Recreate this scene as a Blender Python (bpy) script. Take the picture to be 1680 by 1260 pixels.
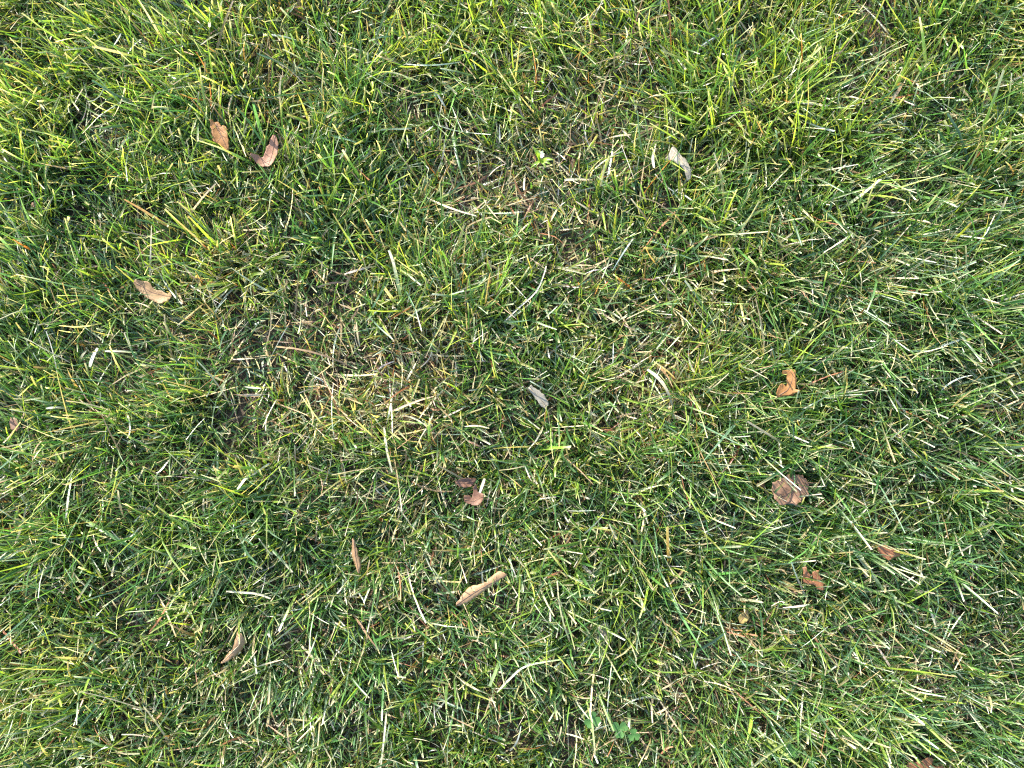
import bpy, bmesh, math, random
import numpy as np
from mathutils import Vector, Matrix
from mathutils.geometry import delaunay_2d_cdt

for o in list(bpy.data.objects):
    bpy.data.objects.remove(o, do_unlink=True)
scene = bpy.context.scene
C = scene.collection
R = math.radians
rng = np.random.default_rng(20)
random.seed(20)

# ------------------------------------------------------------------ camera
CAM_H, CAM_TILT = 0.80, 4.0
CAM_LOC = Vector((0.0, -0.05, CAM_H))
FPX = 1269.0                                    # focal length in pixels of a 1680 px wide picture
cam_d = bpy.data.cameras.new('camera')
cam = bpy.data.objects.new('camera', cam_d); C.objects.link(cam)
cam.location = CAM_LOC
cam.rotation_euler = (R(CAM_TILT), 0, 0)
cam_d.sensor_width = 36.0
cam_d.lens = 36.0 * FPX / 1680.0
cam_d.clip_start = 0.01
cam_d.clip_end = 500.0
scene.camera = cam

# ------------------------------------------------------------------ sky and sun
SUN_AZ = Vector((-0.55, 0.84)).normalized()     # towards the sun, on the ground
SUN_EL = 30.0
world = bpy.data.worlds.new('World'); scene.world = world
world.use_nodes = True
wn = world.node_tree
sky = wn.nodes.new('ShaderNodeTexSky'); sky.sky_type = 'NISHITA'; sky.sun_disc = False
sky.sun_elevation = R(SUN_EL); sky.sun_rotation = math.atan2(SUN_AZ.x, SUN_AZ.y)
wn.links.new(sky.outputs[0], wn.nodes['Background'].inputs[0])
wn.nodes['Background'].inputs[1].default_value = 0.15
sun_d = bpy.data.lights.new('sun', 'SUN'); sun = bpy.data.objects.new('sun', sun_d); C.objects.link(sun)
sv = Vector((SUN_AZ.x * math.cos(R(SUN_EL)), SUN_AZ.y * math.cos(R(SUN_EL)), math.sin(R(SUN_EL))))
sun.rotation_euler = sv.to_track_quat('Z', 'Y').to_euler()
sun.location = sv * 5
sun_d.energy = 3.2; sun_d.angle = R(0.5); sun_d.color = (1.0, 0.95, 0.86)
vs = scene.view_settings
vs.view_transform = 'Standard'; vs.look = 'None'; vs.gamma = 1.0; vs.use_curve_mapping = False
vs.exposure = 2.3
scene.cycles.use_denoising = False
scene.cycles.pixel_filter_type = 'BLACKMAN_HARRIS'; scene.cycles.filter_width = 1.2
scene.cycles.max_bounces = 8; scene.cycles.diffuse_bounces = 6; scene.cycles.transmission_bounces = 4; scene.cycles.sample_clamp_indirect = 6.0

# ------------------------------------------------------------------ helpers
def tag(o, label=None, cat=None, group=None, kind=None):
    if label: o['label'] = label
    if cat: o['category'] = cat
    if group: o['group'] = group
    if kind: o['kind'] = kind
    return o

_ct, _st = math.cos(R(CAM_TILT)), math.sin(R(CAM_TILT))
def at(px, py, z=0.0):
    """the place on the level z that the photograph shows at (px, py)"""
    dx, dy, dz = (px - 840.0) / FPX, -(py - 630.0) / FPX, -1.0
    wy = dy * _ct - dz * _st
    wz = dy * _st + dz * _ct
    t = (z - CAM_H) / wz
    return Vector((CAM_LOC.x + dx * t, CAM_LOC.y + wy * t, z))

class Noise:
    """smooth value noise on the ground plane"""
    def __init__(self, cell, seed, n=96):
        self.cell, self.n = cell, n
        self.g = np.random.default_rng(seed).uniform(-1, 1, (n, n))
    def __call__(self, x, y):
        u = np.asarray(x) / self.cell + 1000.37; v = np.asarray(y) / self.cell + 1000.71
        i = np.floor(u).astype(int); j = np.floor(v).astype(int)
        fu = u - i; fv = v - j
        fu = fu * fu * (3 - 2 * fu); fv = fv * fv * (3 - 2 * fv)
        n = self.n
        a = self.g[i % n, j % n]; b = self.g[(i + 1) % n, j % n]
        c = self.g[i % n, (j + 1) % n]; d = self.g[(i + 1) % n, (j + 1) % n]
        return (a * (1 - fu) + b * fu) * (1 - fv) + (c * (1 - fu) + d * fu) * fv

n_big, n_mid, n_small = Noise(0.30, 1), Noise(0.11, 2), Noise(0.045, 3)
n_lx, n_ly, n_lx2, n_ly2 = Noise(0.16, 4), Noise(0.16, 5), Noise(0.05, 6), Noise(0.05, 7)
n_h, n_h2, n_dry, n_yel = Noise(0.07, 8), Noise(0.03, 9), Noise(0.05, 10), Noise(0.12, 11)

def ground_z(x, y):
    return 0.006 * n_big(x, y) + 0.004 * n_mid(x, y)

def blobs(lst):
    out = []
    for (px, py, r, a) in lst:
        p = at(px, py, 0.02); out.append((p.x, p.y, r / 1.62 / 1000.0, a))
    return out
def dryness(x, y): return np.clip(0.72 * field(DRY, x, y) + 0.22 * np.clip(n_dry(x * .6, y * .6), 0, 1), 0, 1)
def field(lst, x, y):
    f = np.zeros_like(x)
    for (cx, cy, r, a) in lst:
        f = f + a * np.exp(-((x - cx) ** 2 + (y - cy) ** 2) / (2 * r * r))
    return f
# withered patches of the lawn (pixel, radius in pixels, strength)
DRY = blobs([(440, 80, 55, .9), (470, 150, 50, .55), (900, 190, 60, .8), (760, 290, 60, .8), (880, 320, 60, .9), (930, 270, 45, .8),
             (990, 180, 40, .5), (340, 465, 65, .9), (430, 520, 60, .6), (560, 560, 55, .6), (660, 610, 70, 1.0), (560, 650, 60, .8),
             (690, 660, 50, .7), (1090, 650, 45, 1.1), (1000, 690, 45, .7), (1180, 480, 65, .9), (1110, 500, 45, .5), (960, 560, 50, .4),
             (640, 760, 60, .35), (720, 540, 45, .5), (290, 70, 40, .3), (1000, 90, 50, .3), (1480, 190, 40, .5), (1640, 650, 40, .7),
             (1190, 1080, 45, .6), (1100, 1140, 30, .8), (590, 980, 35, .5), (100, 1060, 45, .5), (370, 1110, 45, .5), (480, 680, 50, .5),
             (720, 870, 70, .3), (1560, 1060, 45, .5), (1500, 1110, 45, .5), (930, 1170, 45, .6), (460, 1210, 40, .5), (760, 1060, 60, .25)])
YEL = blobs([(30, 60, 110, .9), (140, 170, 90, .4), (380, 40, 60, .4), (850, 40, 90, .8), (720, 50, 70, .4), (1090, 30, 70, .7),
             (1300, 40, 110, .8), (1250, 190, 60, .6), (960, 370, 60, .5), (800, 260, 50, .3), (1330, 240, 70, .4), (330, 420, 70, .5),
             (1230, 520, 50, .5), (1150, 610, 50, .4), (980, 730, 60, .4), (840, 900, 50, .4), (90, 1150, 80, .8), (560, 1120, 60, .4),
             (960, 930, 50, .3), (1180, 740, 40, .3), (880, 450, 60, .4), (1150, 250, 60, .4), (1000, 640, 40, .3), (660, 480, 60, .3)])
LUSH = blobs([(160, 280, 100, .6), (570, 130, 60, .6), (650, 380, 80, .6), (560, 300, 60, .5), (1120, 60, 50, .3), (1100, 390, 60, .5),
              (1290, 330, 70, .4), (1420, 660, 90, .8), (1400, 830, 110, .7), (1560, 300, 90, .5), (1600, 560, 90, .6), (1560, 880, 100, .6),
              (100, 780, 110, .6), (250, 620, 80, .4), (860, 660, 60, .4), (300, 900, 90, .4), (700, 930, 70, .4), (850, 1020, 90, .5),
              (1100, 860, 80, .5), (1250, 930, 80, .6), (50, 500, 80, .5), (1620, 1180, 90, .5), (160, 1200, 80, .3), (1450, 460, 80, .4)])
LOW = blobs([(850, 680, 45, .5), (790, 850, 50, .5), (800, 800, 35, .5), (870, 320, 50, .5), (720, 600, 50, .4), (1010, 460, 40, .5),
             (1260, 500, 35, .4), (740, 955, 40, .5), (1300, 890, 35, .4), (1250, 1020, 40, .4), (250, 1060, 40, .4), (580, 900, 45, .5),
             (110, 330, 35, .4), (30, 340, 35, .3), (490, 870, 45, .4), (980, 1020, 45, .5), (1480, 640, 35, .3), (560, 1200, 40, .4), (1100, 1155, 25, .8)])

# ------------------------------------------------------------------ fallen leaves are placed first, the turf is parted by them
# footprint list: centre x, y, half axes, angle, height
FOOT = []

# ------------------------------------------------------------------ materials
def new_mat(name):
    m = bpy.data.materials.new(name); m.use_nodes = True
    nt = m.node_tree
    return m, nt, nt.nodes['Principled BSDF'], nt.nodes['Material Output']

def blade_material(name, rough=0.42, transl=0.42, spec=0.5, tint=(1.25, 1.3, 0.55)):
    m, nt, p, out = new_mat(name)
    a = nt.nodes.new('ShaderNodeAttribute'); a.attribute_name = 'col'
    g = nt.nodes.new('ShaderNodeNewGeometry')
    ns = nt.nodes.new('ShaderNodeTexNoise'); ns.inputs['Scale'].default_value = 420.0; ns.inputs['Detail'].default_value = 2.0
    nt.links.new(g.outputs['Position'], ns.inputs['Vector'])
    mr = nt.nodes.new('ShaderNodeMapRange')
    mr.inputs[1].default_value = 0.3; mr.inputs[2].default_value = 0.7; mr.inputs[3].default_value = 0.78; mr.inputs[4].default_value = 1.2
    nt.links.new(ns.outputs[0], mr.inputs[0])
    mul = nt.nodes.new('ShaderNodeVectorMath'); mul.operation = 'SCALE'
    nt.links.new(a.outputs['Color'], mul.inputs[0]); nt.links.new(mr.outputs[0], mul.inputs['Scale'])
    nt.links.new(mul.outputs[0], p.inputs['Base Color'])
    p.inputs['Roughness'].default_value = rough
    p.inputs['Specular IOR Level'].default_value = spec
    t = nt.nodes.new('ShaderNodeBsdfTranslucent')
    tm = nt.nodes.new('ShaderNodeVectorMath'); tm.operation = 'MULTIPLY'
    tm.inputs[1].default_value = tint
    nt.links.new(mul.outputs[0], tm.inputs[0]); nt.links.new(tm.outputs[0], t.inputs['Color'])
    mx = nt.nodes.new('ShaderNodeMixShader'); mx.inputs[0].default_value = transl
    nt.links.new(p.outputs[0], mx.inputs[1]); nt.links.new(t.outputs[0], mx.inputs[2])
    nt.links.new(mx.outputs[0], out.inputs['Surface'])
    return m
M_GRASS = blade_material('living_grass', 0.38, 0.50, 0.85, (1.35, 1.3, 0.5))
M_STRAW = blade_material('withered_grass', 0.55, 0.22, 0.4, (1.0, 0.95, 0.8))

def soil_material():
    m, nt, p, out = new_mat('dark_soil')
    g = nt.nodes.new('ShaderNodeNewGeometry')
    ns = nt.nodes.new('ShaderNodeTexNoise'); ns.inputs['Scale'].default_value = 90; ns.inputs['Detail'].default_value = 8
    nt.links.new(g.outputs['Position'], ns.inputs['Vector'])
    cr = nt.nodes.new('ShaderNodeValToRGB')
    cr.color_ramp.elements[0].position = 0.35; cr.color_ramp.elements[0].color = (0.022, 0.015, 0.010, 1)
    cr.color_ramp.elements[1].position = 0.7; cr.color_ramp.elements[1].color = (0.085, 0.060, 0.036, 1)
    nt.links.new(ns.outputs[0], cr.inputs[0]); nt.links.new(cr.outputs[0], p.inputs['Base Color'])
    bp = nt.nodes.new('ShaderNodeBump'); bp.inputs['Strength'].default_value = 0.7; bp.inputs['Distance'].default_value = 0.004
    nt.links.new(ns.outputs[0], bp.inputs['Height']); nt.links.new(bp.outputs[0], p.inputs['Normal'])
    p.inputs['Roughness'].default_value = 0.95
    return m
def meadow_material():
    m, nt, p, out = new_mat('distant_turf')
    g = nt.nodes.new('ShaderNodeNewGeometry')
    ns = nt.nodes.new('ShaderNodeTexNoise'); ns.inputs['Scale'].default_value = 3.0; ns.inputs['Detail'].default_value = 12
    nt.links.new(g.outputs['Position'], ns.inputs['Vector'])
    cr = nt.nodes.new('ShaderNodeValToRGB')
    cr.color_ramp.elements[0].position = 0.35; cr.color_ramp.elements[0].color = (0.030, 0.062, 0.014, 1)
    cr.color_ramp.elements[1].position = 0.7; cr.color_ramp.elements[1].color = (0.095, 0.13, 0.035, 1)
    nt.links.new(ns.outputs[0], cr.inputs[0]); nt.links.new(cr.outputs[0], p.inputs['Base Color'])
    p.inputs['Roughness'].default_value = 0.9
    return m

# ------------------------------------------------------------------ ground
def build_ground():
    # fine near sheet that undulates, coarse far out
    xs = np.concatenate([[-150, -40, -12, -6, -4.2], np.arange(-1.4, 1.401, 0.02), [4.2, 6, 12, 40, 150]])
    X, Y = np.meshgrid(xs, xs, indexing='ij')
    near = np.clip((1.5 - np.maximum(abs(X), abs(Y))) / 0.3, 0, 1)
    Z = ground_z(X, Y) * near + 0.0012 * near * n_small(X * 2.2, Y * 2.2)
    n = len(xs)
    V = np.stack([X, Y, Z], -1).reshape(-1, 3)
    idx = np.arange(n * n).reshape(n, n)
    F = np.stack([idx[:-1, :-1], idx[1:, :-1], idx[1:, 1:], idx[:-1, 1:]], -1).reshape(-1, 4)
    me = bpy.data.meshes.new('ground')
    me.from_pydata(V.tolist(), [], F.tolist())
    o = bpy.data.objects.new('ground', me); C.objects.link(o)
    me.materials.append(soil_material()); me.materials.append(meadow_material())
    cen = V[F].mean(1)
    mi = (np.maximum(abs(cen[:, 0]), abs(cen[:, 1])) > 4.3).astype(np.int32)
    me.polygons.foreach_set('material_index', mi)
    me.polygons.foreach_set('use_smooth', np.ones(len(F), dtype=bool))
    tag(o, 'dark brown soil of the lawn showing between the blades', 'soil', kind='structure')
build_ground()

# ------------------------------------------------------------------ blades in bulk
def make_blades(b, S, fold):
    """b: dict of arrays (N). returns verts (N, rows, A, 3), colours likewise."""
    N = len(b['x']); A = 3 if fold else 2
    t = np.linspace(0, 1, S + 1)[None, :]
    tilt = b['tilt'][:, None] + b['curv'][:, None] * t ** 1.3
    if 'kink' in b:                                        # a fold in the blade: beyond it the blade hangs
        tilt = tilt + b['kink'][:, None] * (t > b['kt'][:, None])
    az = b['az'][:, None] + b['bend'][:, None] * t
    d = np.stack([np.sin(tilt) * np.cos(az), np.sin(tilt) * np.sin(az), np.cos(tilt)], -1)
    seg = (b['L'] / S)[:, None, None]
    P = np.zeros((N, S + 1, 3))
    P[:, 1:] = np.cumsum(0.5 * (d[:, :-1] + d[:, 1:]) * seg, 1)
    P[..., 0] += b['x'][:, None]; P[..., 1] += b['y'][:, None]
    P[..., 2] += (ground_z(b['x'], b['y']) + b['z'])[:, None]
    gz = ground_z(P[..., 0], P[..., 1]) + 0.001 + b['rest'][:, None] * t
    P[..., 2] = np.maximum(P[..., 2], gz)
    side = np.stack([-np.sin(az), np.cos(az), np.zeros_like(az)], -1)
    nrm = np.cross(d, side)
    tw = b['tw0'][:, None] + b['tw'][:, None] * t
    side2 = side * np.cos(tw)[..., None] + nrm * np.sin(tw)[..., None]
    nrm2 = nrm * np.cos(tw)[..., None] - side * np.sin(tw)[..., None]
    prof = (0.62 + 0.38 * np.minimum(t / 0.25, 1)) * (1 - (1 - b['tip'][:, None]) * np.clip((t - 0.35) / 0.65, 0, 1) ** b['tp'][:, None])
    w = b['W'][:, None] * prof * 0.5
    lft = P - side2 * w[..., None]; rgt = P + side2 * w[..., None]
    slant = b['slant'][:, None] * b['W'][:, None] * (t == 1)
    rgt = rgt + d * slant[..., None]
    if fold:
        mid = P - nrm2 * (w * b['fold'][:, None])[..., None]
        V = np.stack([lft, mid, rgt], 2)
    else:
        V = np.stack([lft, rgt], 2)
    # colours along the blade
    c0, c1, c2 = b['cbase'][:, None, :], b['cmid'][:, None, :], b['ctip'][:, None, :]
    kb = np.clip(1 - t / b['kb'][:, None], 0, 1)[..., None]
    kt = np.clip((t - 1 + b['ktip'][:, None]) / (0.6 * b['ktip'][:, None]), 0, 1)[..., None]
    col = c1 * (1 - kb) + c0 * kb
    col = col * (1 - kt) + c2 * kt
    Cc = np.repeat(col[:, :, None, :], A, 2)
    if fold:
        Cc[:, :, 1] *= 0.88
    return V, Cc, P

def faces_for(N, S, A):
    base = np.arange(N)[:, None, None, None] * ((S + 1) * A)
    r = np.arange(S)[None, :, None, None] * A
    a = np.arange(A - 1)[None, None, :, None]
    q = np.array([0, 1, A + 1, A])[None, None, None, :]
    return (base + r + a + q).reshape(-1, 4)

def mesh_from(name, chunks, mat):
    Vs, Cs, Fs, off = [], [], [], 0
    for V, Cc in chunks:
        N, Rr, A, _ = V.shape
        Vs.append(V.reshape(-1, 3)); Cs.append(Cc.reshape(-1, 3)); Fs.append(faces_for(N, Rr - 1, A) + off)
        off += N * Rr * A
    V = np.concatenate(Vs).astype(np.float32); Cc = np.concatenate(Cs).astype(np.float32); F = np.concatenate(Fs).astype(np.int32)
    me = bpy.data.meshes.new(name)
    me.vertices.add(len(V)); me.vertices.foreach_set('co', V.ravel())
    me.loops.add(F.size); me.loops.foreach_set('vertex_index', F.ravel())
    me.polygons.add(len(F)); me.polygons.foreach_set('loop_start', np.arange(0, F.size, 4, dtype=np.int32))
    me.polygons.foreach_set('use_smooth', np.ones(len(F), dtype=bool))
    me.update(calc_edges=True)
    at_ = me.attributes.new('col', 'FLOAT_COLOR', 'POINT')
    at_.data.foreach_set('color', np.concatenate([np.clip(Cc, 0, 1), np.ones((len(Cc), 1), np.float32)], 1).ravel())
    me.materials.append(mat)
    return me

def U(a, b, n): return rng.uniform(a, b, n)
def pick(cols, p, n):
    cols = np.array(cols); return cols[rng.choice(len(cols), n, p=np.array(p) / sum(p))]
def vary(c, n, k=0.22):
    c = c * np.exp(rng.normal(0, k, (n, 1))); return c * np.exp(rng.normal(0, 0.07, (n, 3)))

G_DARK, G_MID, G_YEL, G_BLUE, G_LIME = (.047, .118, .036), (.095, .195, .046), (.215, .30, .050), (.088, .170, .090), (.28, .37, .055)
S_PALE, S_STRAW, S_TAN, S_RUST, S_GREY = (.56, .51, .34), (.46, .38, .20), (.28, .19, .10), (.26, .11, .05), (.36, .33, .27)

def parted(P, extra=0.0, keep=0.0):
    """which blades do not rise over a fallen leaf"""
    ok = np.ones(len(P), bool)
    for (cx, cy, a, b, ang, z) in FOOT:
        dx = P[..., 0] - cx; dy = P[..., 1] - cy
        u = dx * math.cos(ang) + dy * math.sin(ang); v = -dx * math.sin(ang) + dy * math.cos(ang)
        ins = ((u / (a + 0.003)) ** 2 + (v / (b + 0.003)) ** 2 < 1) & (P[..., 2] > z - 0.004 + extra)
        hit = ins.any(1)
        ok &= ~(hit & (rng.random(len(P)) > keep))
    return ok

def lean_field(x, y):
    lx = 0.9 * n_lx(x, y) + 0.7 * n_lx2(x, y); ly = 0.9 * n_ly(x, y) + 0.7 * n_ly2(x, y)
    lx = lx - 0.3 * np.clip(-x - 0.1, 0, 1) + 0.4 * np.clip(x - 0.15, 0, 1)
    wl = np.clip((-y - 0.1) * 3, 0, 1) * np.clip((0.05 - x) * 3, 0, 1)
    lx = lx - 0.4 * wl; ly = ly - 0.4 * wl
    wr = np.clip((-y - 0.1) * 3, 0, 1) * np.clip((x - 0.1) * 3, 0, 1)
    ly = ly - 0.25 * wr
    return lx, ly

def turf(x0, x1, y0, y1, tufts_cm2, seed_uniform=False):
    """tufts of living blades. returns chunks (list of (V, C))"""
    area = (x1 - x0) * (y1 - y0) * 1e4
    nt = int(area * tufts_cm2)
    tx, ty = U(x0, x1, nt), U(y0, y1, nt)
    dens = 0.95 + 0.30 * n_h(tx, ty) - 0.22 * dryness(tx, ty) - 0.25 * field(LOW, tx, ty)
    k = rng.random(nt) < np.clip(dens, 0.15, 1); tx, ty = tx[k], ty[k]; nt = len(tx)
    per = rng.integers(5, 15, nt)
    ti = np.repeat(np.arange(nt), per); N = len(ti)
    x = tx[ti] + rng.normal(0, 0.0055, N); y = ty[ti] + rng.normal(0, 0.0055, N)
    tspread = U(0.35, 0.95, nt)[ti]
    lx, ly = lean_field(tx, ty)
    lx += rng.normal(0, 0.35, nt); ly += rng.normal(0, 0.35, nt)
    dirx = lx[ti] * 0.55 + rng.normal(0, 1, N) * tspread; diry = ly[ti] * 0.55 + rng.normal(0, 1, N) * tspread
    mag = np.hypot(dirx, diry)
    hmul = (1.0 + 0.28 * n_h(tx, ty) + 0.16 * n_h2(tx, ty) - 0.24 * dryness(tx, ty) - 0.30 * np.clip(field(LOW, tx, ty), 0, 1) + 0.12 * np.clip(field(LUSH, tx, ty), 0, 1) + 0.28 * np.clip((tx - 0.12) * 1.6, 0, 0.6))[ti]
    b = dict(x=x, y=y, z=np.zeros(N))
    b['az'] = np.arctan2(diry, dirx)
    b['tilt'] = np.clip(0.12 + 0.55 * mag, 0, 1.25)
    b['curv'] = np.abs(rng.normal(0, 0.42, N)) * np.where(rng.random(N) < 0.8, 1, -0.6)
    b['bend'] = rng.normal(0, 0.32, N)
    kk = rng.random(N) < 0.10
    b['kink'] = np.where(kk, U(0.5, 1.3, N), 0); b['kt'] = U(0.35, 0.75, N)
    b['L'] = np.clip(rng.gamma(9, 1 / 9.0, N), .4, 2.2) * 0.042 * np.clip(hmul, 0.4, 1.6)
    wt = np.where(rng.random(nt) < 0.48, U(1.2, 2.0, nt), np.where(rng.random(nt) < 0.42, U(1.9, 3.3, nt), U(0.7, 1.2, nt)))
    b['W'] = wt[ti] * U(0.7, 1.15, N) * 1e-3
    b['tw0'] = rng.normal(0, 0.5, N); b['tw'] = rng.normal(0, 0.8, N)
    cut = rng.random(N) < 0.62
    b['tip'] = np.where(cut, U(0.32, 0.75, N), 0.05); b['tp'] = np.where(cut, 1.5, 1.6)
    b['slant'] = rng.normal(0, 0.35, N) * cut
    b['fold'] = U(0.25, 0.9, N); b['rest'] = U(0.002, 0.018, N)
    yel = np.clip(0.12 + field(YEL, tx, ty) * 0.85 + 0.22 * n_yel(tx, ty) + 0.35 * np.clip((ty - 0.1) * 2.5, 0, 1), 0, 0.95)[ti]
    lush = np.clip(0.25 + field(LUSH, tx, ty) + 0.2 * n_mid(tx, ty), 0, 1)[ti]
    dry = dryness(tx, ty)[ti]
    cm = pick([G_DARK, G_MID, G_BLUE], [.32, .46, .22], N)
    hi = rng.random(N) < (0.34 + 0.75 * yel) * (1 - 0.5 * lush)
    cm = np.where(hi[:, None], pick([G_MID, G_YEL, G_LIME], [.35, .5, .15], N), cm)
    de = rng.random(N) < 0.035 + 0.42 * dry
    cm = np.where(de[:, None], pick([S_PALE, S_STRAW, S_TAN, S_RUST, (.26, .24, .08)], [.16, .34, .24, .08, .18], N), cm)
    b['cmid'] = vary(cm, N)
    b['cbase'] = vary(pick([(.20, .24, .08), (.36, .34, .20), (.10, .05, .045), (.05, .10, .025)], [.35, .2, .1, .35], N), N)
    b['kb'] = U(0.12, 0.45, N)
    ct = pick([S_PALE, S_STRAW, (.70, .68, .52), S_TAN], [.45, .25, .2, .1], N)
    tipdry = (rng.random(N) < 0.78) & cut
    b['ctip'] = vary(np.where(tipdry[:, None], ct, cm * 1.15), N, 0.15)
    b['ktip'] = np.where(tipdry, np.where(rng.random(N) < 0.2, U(0.25, 0.6, N), U(0.07, 0.21, N)), 0.1)
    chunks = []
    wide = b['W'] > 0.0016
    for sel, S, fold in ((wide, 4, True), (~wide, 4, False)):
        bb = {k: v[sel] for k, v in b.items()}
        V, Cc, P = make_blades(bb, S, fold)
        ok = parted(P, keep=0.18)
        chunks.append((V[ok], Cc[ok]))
    return chunks

def understory(x0, x1, y0, y1, per_cm2):
    """short dull blades and leaf sheaths close to the soil"""
    N = int((x1 - x0) * (y1 - y0) * 1e4 * per_cm2)
    b = dict(x=U(x0, x1, N), y=U(y0, y1, N), z=U(0, .004, N))
    b['az'] = U(-math.pi, math.pi, N); b['tilt'] = np.clip(rng.normal(1.0, .4, N), .1, 1.6)
    b['curv'] = rng.normal(.2, .3, N); b['bend'] = rng.normal(0, .4, N)
    b['L'] = U(.010, .028, N); b['W'] = U(.9, 2.6, N) * 1e-3
    b['tw0'] = rng.normal(0, .5, N); b['tw'] = rng.normal(0, .8, N)
    b['tip'] = U(.1, .8, N); b['tp'] = np.full(N, 1.4); b['slant'] = rng.normal(0, .3, N); b['fold'] = U(.2, .8, N); b['rest'] = U(0, .006, N)
    cm = pick([G_DARK, G_MID, G_BLUE, S_TAN, S_STRAW, (.12, .075, .05)], [.36, .22, .12, .12, .10, .08], N)
    b['cmid'] = vary(cm, N); b['cbase'] = vary(pick([(.20, .22, .08), (.10, .06, .045), (.06, .11, .03)], [.3, .3, .4], N), N); b['kb'] = U(.2, .6, N)
    b['ctip'] = vary(cm, N); b['ktip'] = U(.1, .3, N)
    V, Cc, P = make_blades(b, 3, False)
    ok = parted(P)
    return [(V[ok], Cc[ok])]

def litter(x0, x1, y0, y1, per_cm2):
    """withered blades and clippings lying in the sward"""
    area = (x1 - x0) * (y1 - y0) * 1e4
    N = int(area * per_cm2)
    x, y = U(x0, x1, N), U(y0, y1, N)
    dry = np.clip(dryness(x, y) + 0.15 * n_dry(x, y), 0, 1.1)
    k = rng.random(N) < 0.12 + 0.65 * dry
    x, y, dry = x[k], y[k], dry[k]; N = len(x)
    up = rng.random(N)
    b = dict(x=x, y=y)
    b['z'] = np.where(up < 0.22, U(0.012, 0.032, N), U(0.001, 0.014, N)) * (1 - 0.3 * np.clip(dry, 0, 1))
    lx, ly = lean_field(x, y)
    b['az'] = np.arctan2(ly * 0.6 + rng.normal(0, 1, N), lx * 0.6 + rng.normal(0, 1, N))
    b['tilt'] = np.clip(rng.normal(1.38, 0.28, N), 0.4, 1.9)
    b['curv'] = rng.normal(0, 0.4, N); b['bend'] = rng.normal(0, 0.38, N)
    kk = rng.random(N) < 0.18
    b['kink'] = np.where(kk, rng.normal(0, 0.7, N), 0); b['kt'] = U(0.3, 0.7, N)
    b['L'] = np.clip(rng.gamma(4, 0.25, N), .25, 2.4) * np.where(up < 0.22, 0.024, 0.036)
    b['W'] = np.where(rng.random(N) < 0.55, U(0.5, 1.1, N), U(1.1, 2.2, N)) * 1e-3
    b['tw0'] = rng.normal(0, 0.5, N); b['tw'] = rng.normal(0, 1.4, N)
    b['tip'] = U(0.25, 0.9, N); b['tp'] = np.full(N, 1.3); b['slant'] = rng.normal(0, 0.4, N)
    b['fold'] = U(0.2, 0.9, N); b['rest'] = U(0.0, 0.008, N)
    cm = pick([S_PALE, S_STRAW, S_TAN, S_RUST, S_GREY, (.16, .20, .06)], [.16, .34, .26, .10, .04, .10], N)
    cm = np.where(((up < 0.22) & (rng.random(N) < 0.6))[:, None], pick([S_PALE, (.58, .56, .42), S_STRAW], [.4, .25, .35], N), cm)
    b['cmid'] = vary(cm, N); b['cbase'] = vary(cm * 0.8, N); b['kb'] = U(.1, .4, N)
    b['ctip'] = vary(cm * 1.1, N); b['ktip'] = U(.1, .4, N)
    V, Cc, P = make_blades(b, 5, False)
    ok = parted(P, keep=0.05)
    return [(V[ok], Cc[ok])]

# ------------------------------------------------------------------ fallen leaves
def leaf_material(name, c_a, c_b, transl=0.18, rough=0.6):
    m, nt, p, out = new_mat(name)
    tc = nt.nodes.new('ShaderNodeTexCoord')
    ns = nt.nodes.new('ShaderNodeTexNoise'); ns.inputs['Scale'].default_value = 130; ns.inputs['Detail'].default_value = 7; ns.inputs['Roughness'].default_value = 0.65
    nt.links.new(tc.outputs['Object'], ns.inputs['Vector'])
    cr = nt.nodes.new('ShaderNodeValToRGB')
    cr.color_ramp.elements[0].position = 0.33; cr.color_ramp.elements[0].color = (*c_a, 1)
    cr.color_ramp.elements[1].position = 0.68; cr.color_ramp.elements[1].color = (*c_b, 1)
    e = cr.color_ramp.elements.new(0.24); e.color = (c_a[0] * .35, c_a[1] * .3, c_a[2] * .3, 1)
    nt.links.new(ns.outputs[0], cr.inputs[0]); nt.links.new(cr.outputs[0], p.inputs['Base Color'])
    p.inputs['Roughness'].default_value = rough
    n2 = nt.nodes.new('ShaderNodeTexNoise'); n2.inputs['Scale'].default_value = 700; n2.inputs['Detail'].default_value = 4
    nt.links.new(tc.outputs['Object'], n2.inputs['Vector'])
    bp = nt.nodes.new('ShaderNodeBump'); bp.inputs['Strength'].default_value = 0.5; bp.inputs['Distance'].default_value = 0.0006
    nt.links.new(n2.outputs[0], bp.inputs['Height']); nt.links.new(bp.outputs[0], p.inputs['Normal'])
    t = nt.nodes.new('ShaderNodeBsdfTranslucent')
    nt.links.new(cr.outputs[0], t.inputs['Color'])
    mx = nt.nodes.new('ShaderNodeMixShader'); mx.inputs[0].default_value = transl
    nt.links.new(p.outputs[0], mx.inputs[1]); nt.links.new(t.outputs[0], mx.inputs[2])
    nt.links.new(mx.outputs[0], out.inputs['Surface'])
    return m
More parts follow.
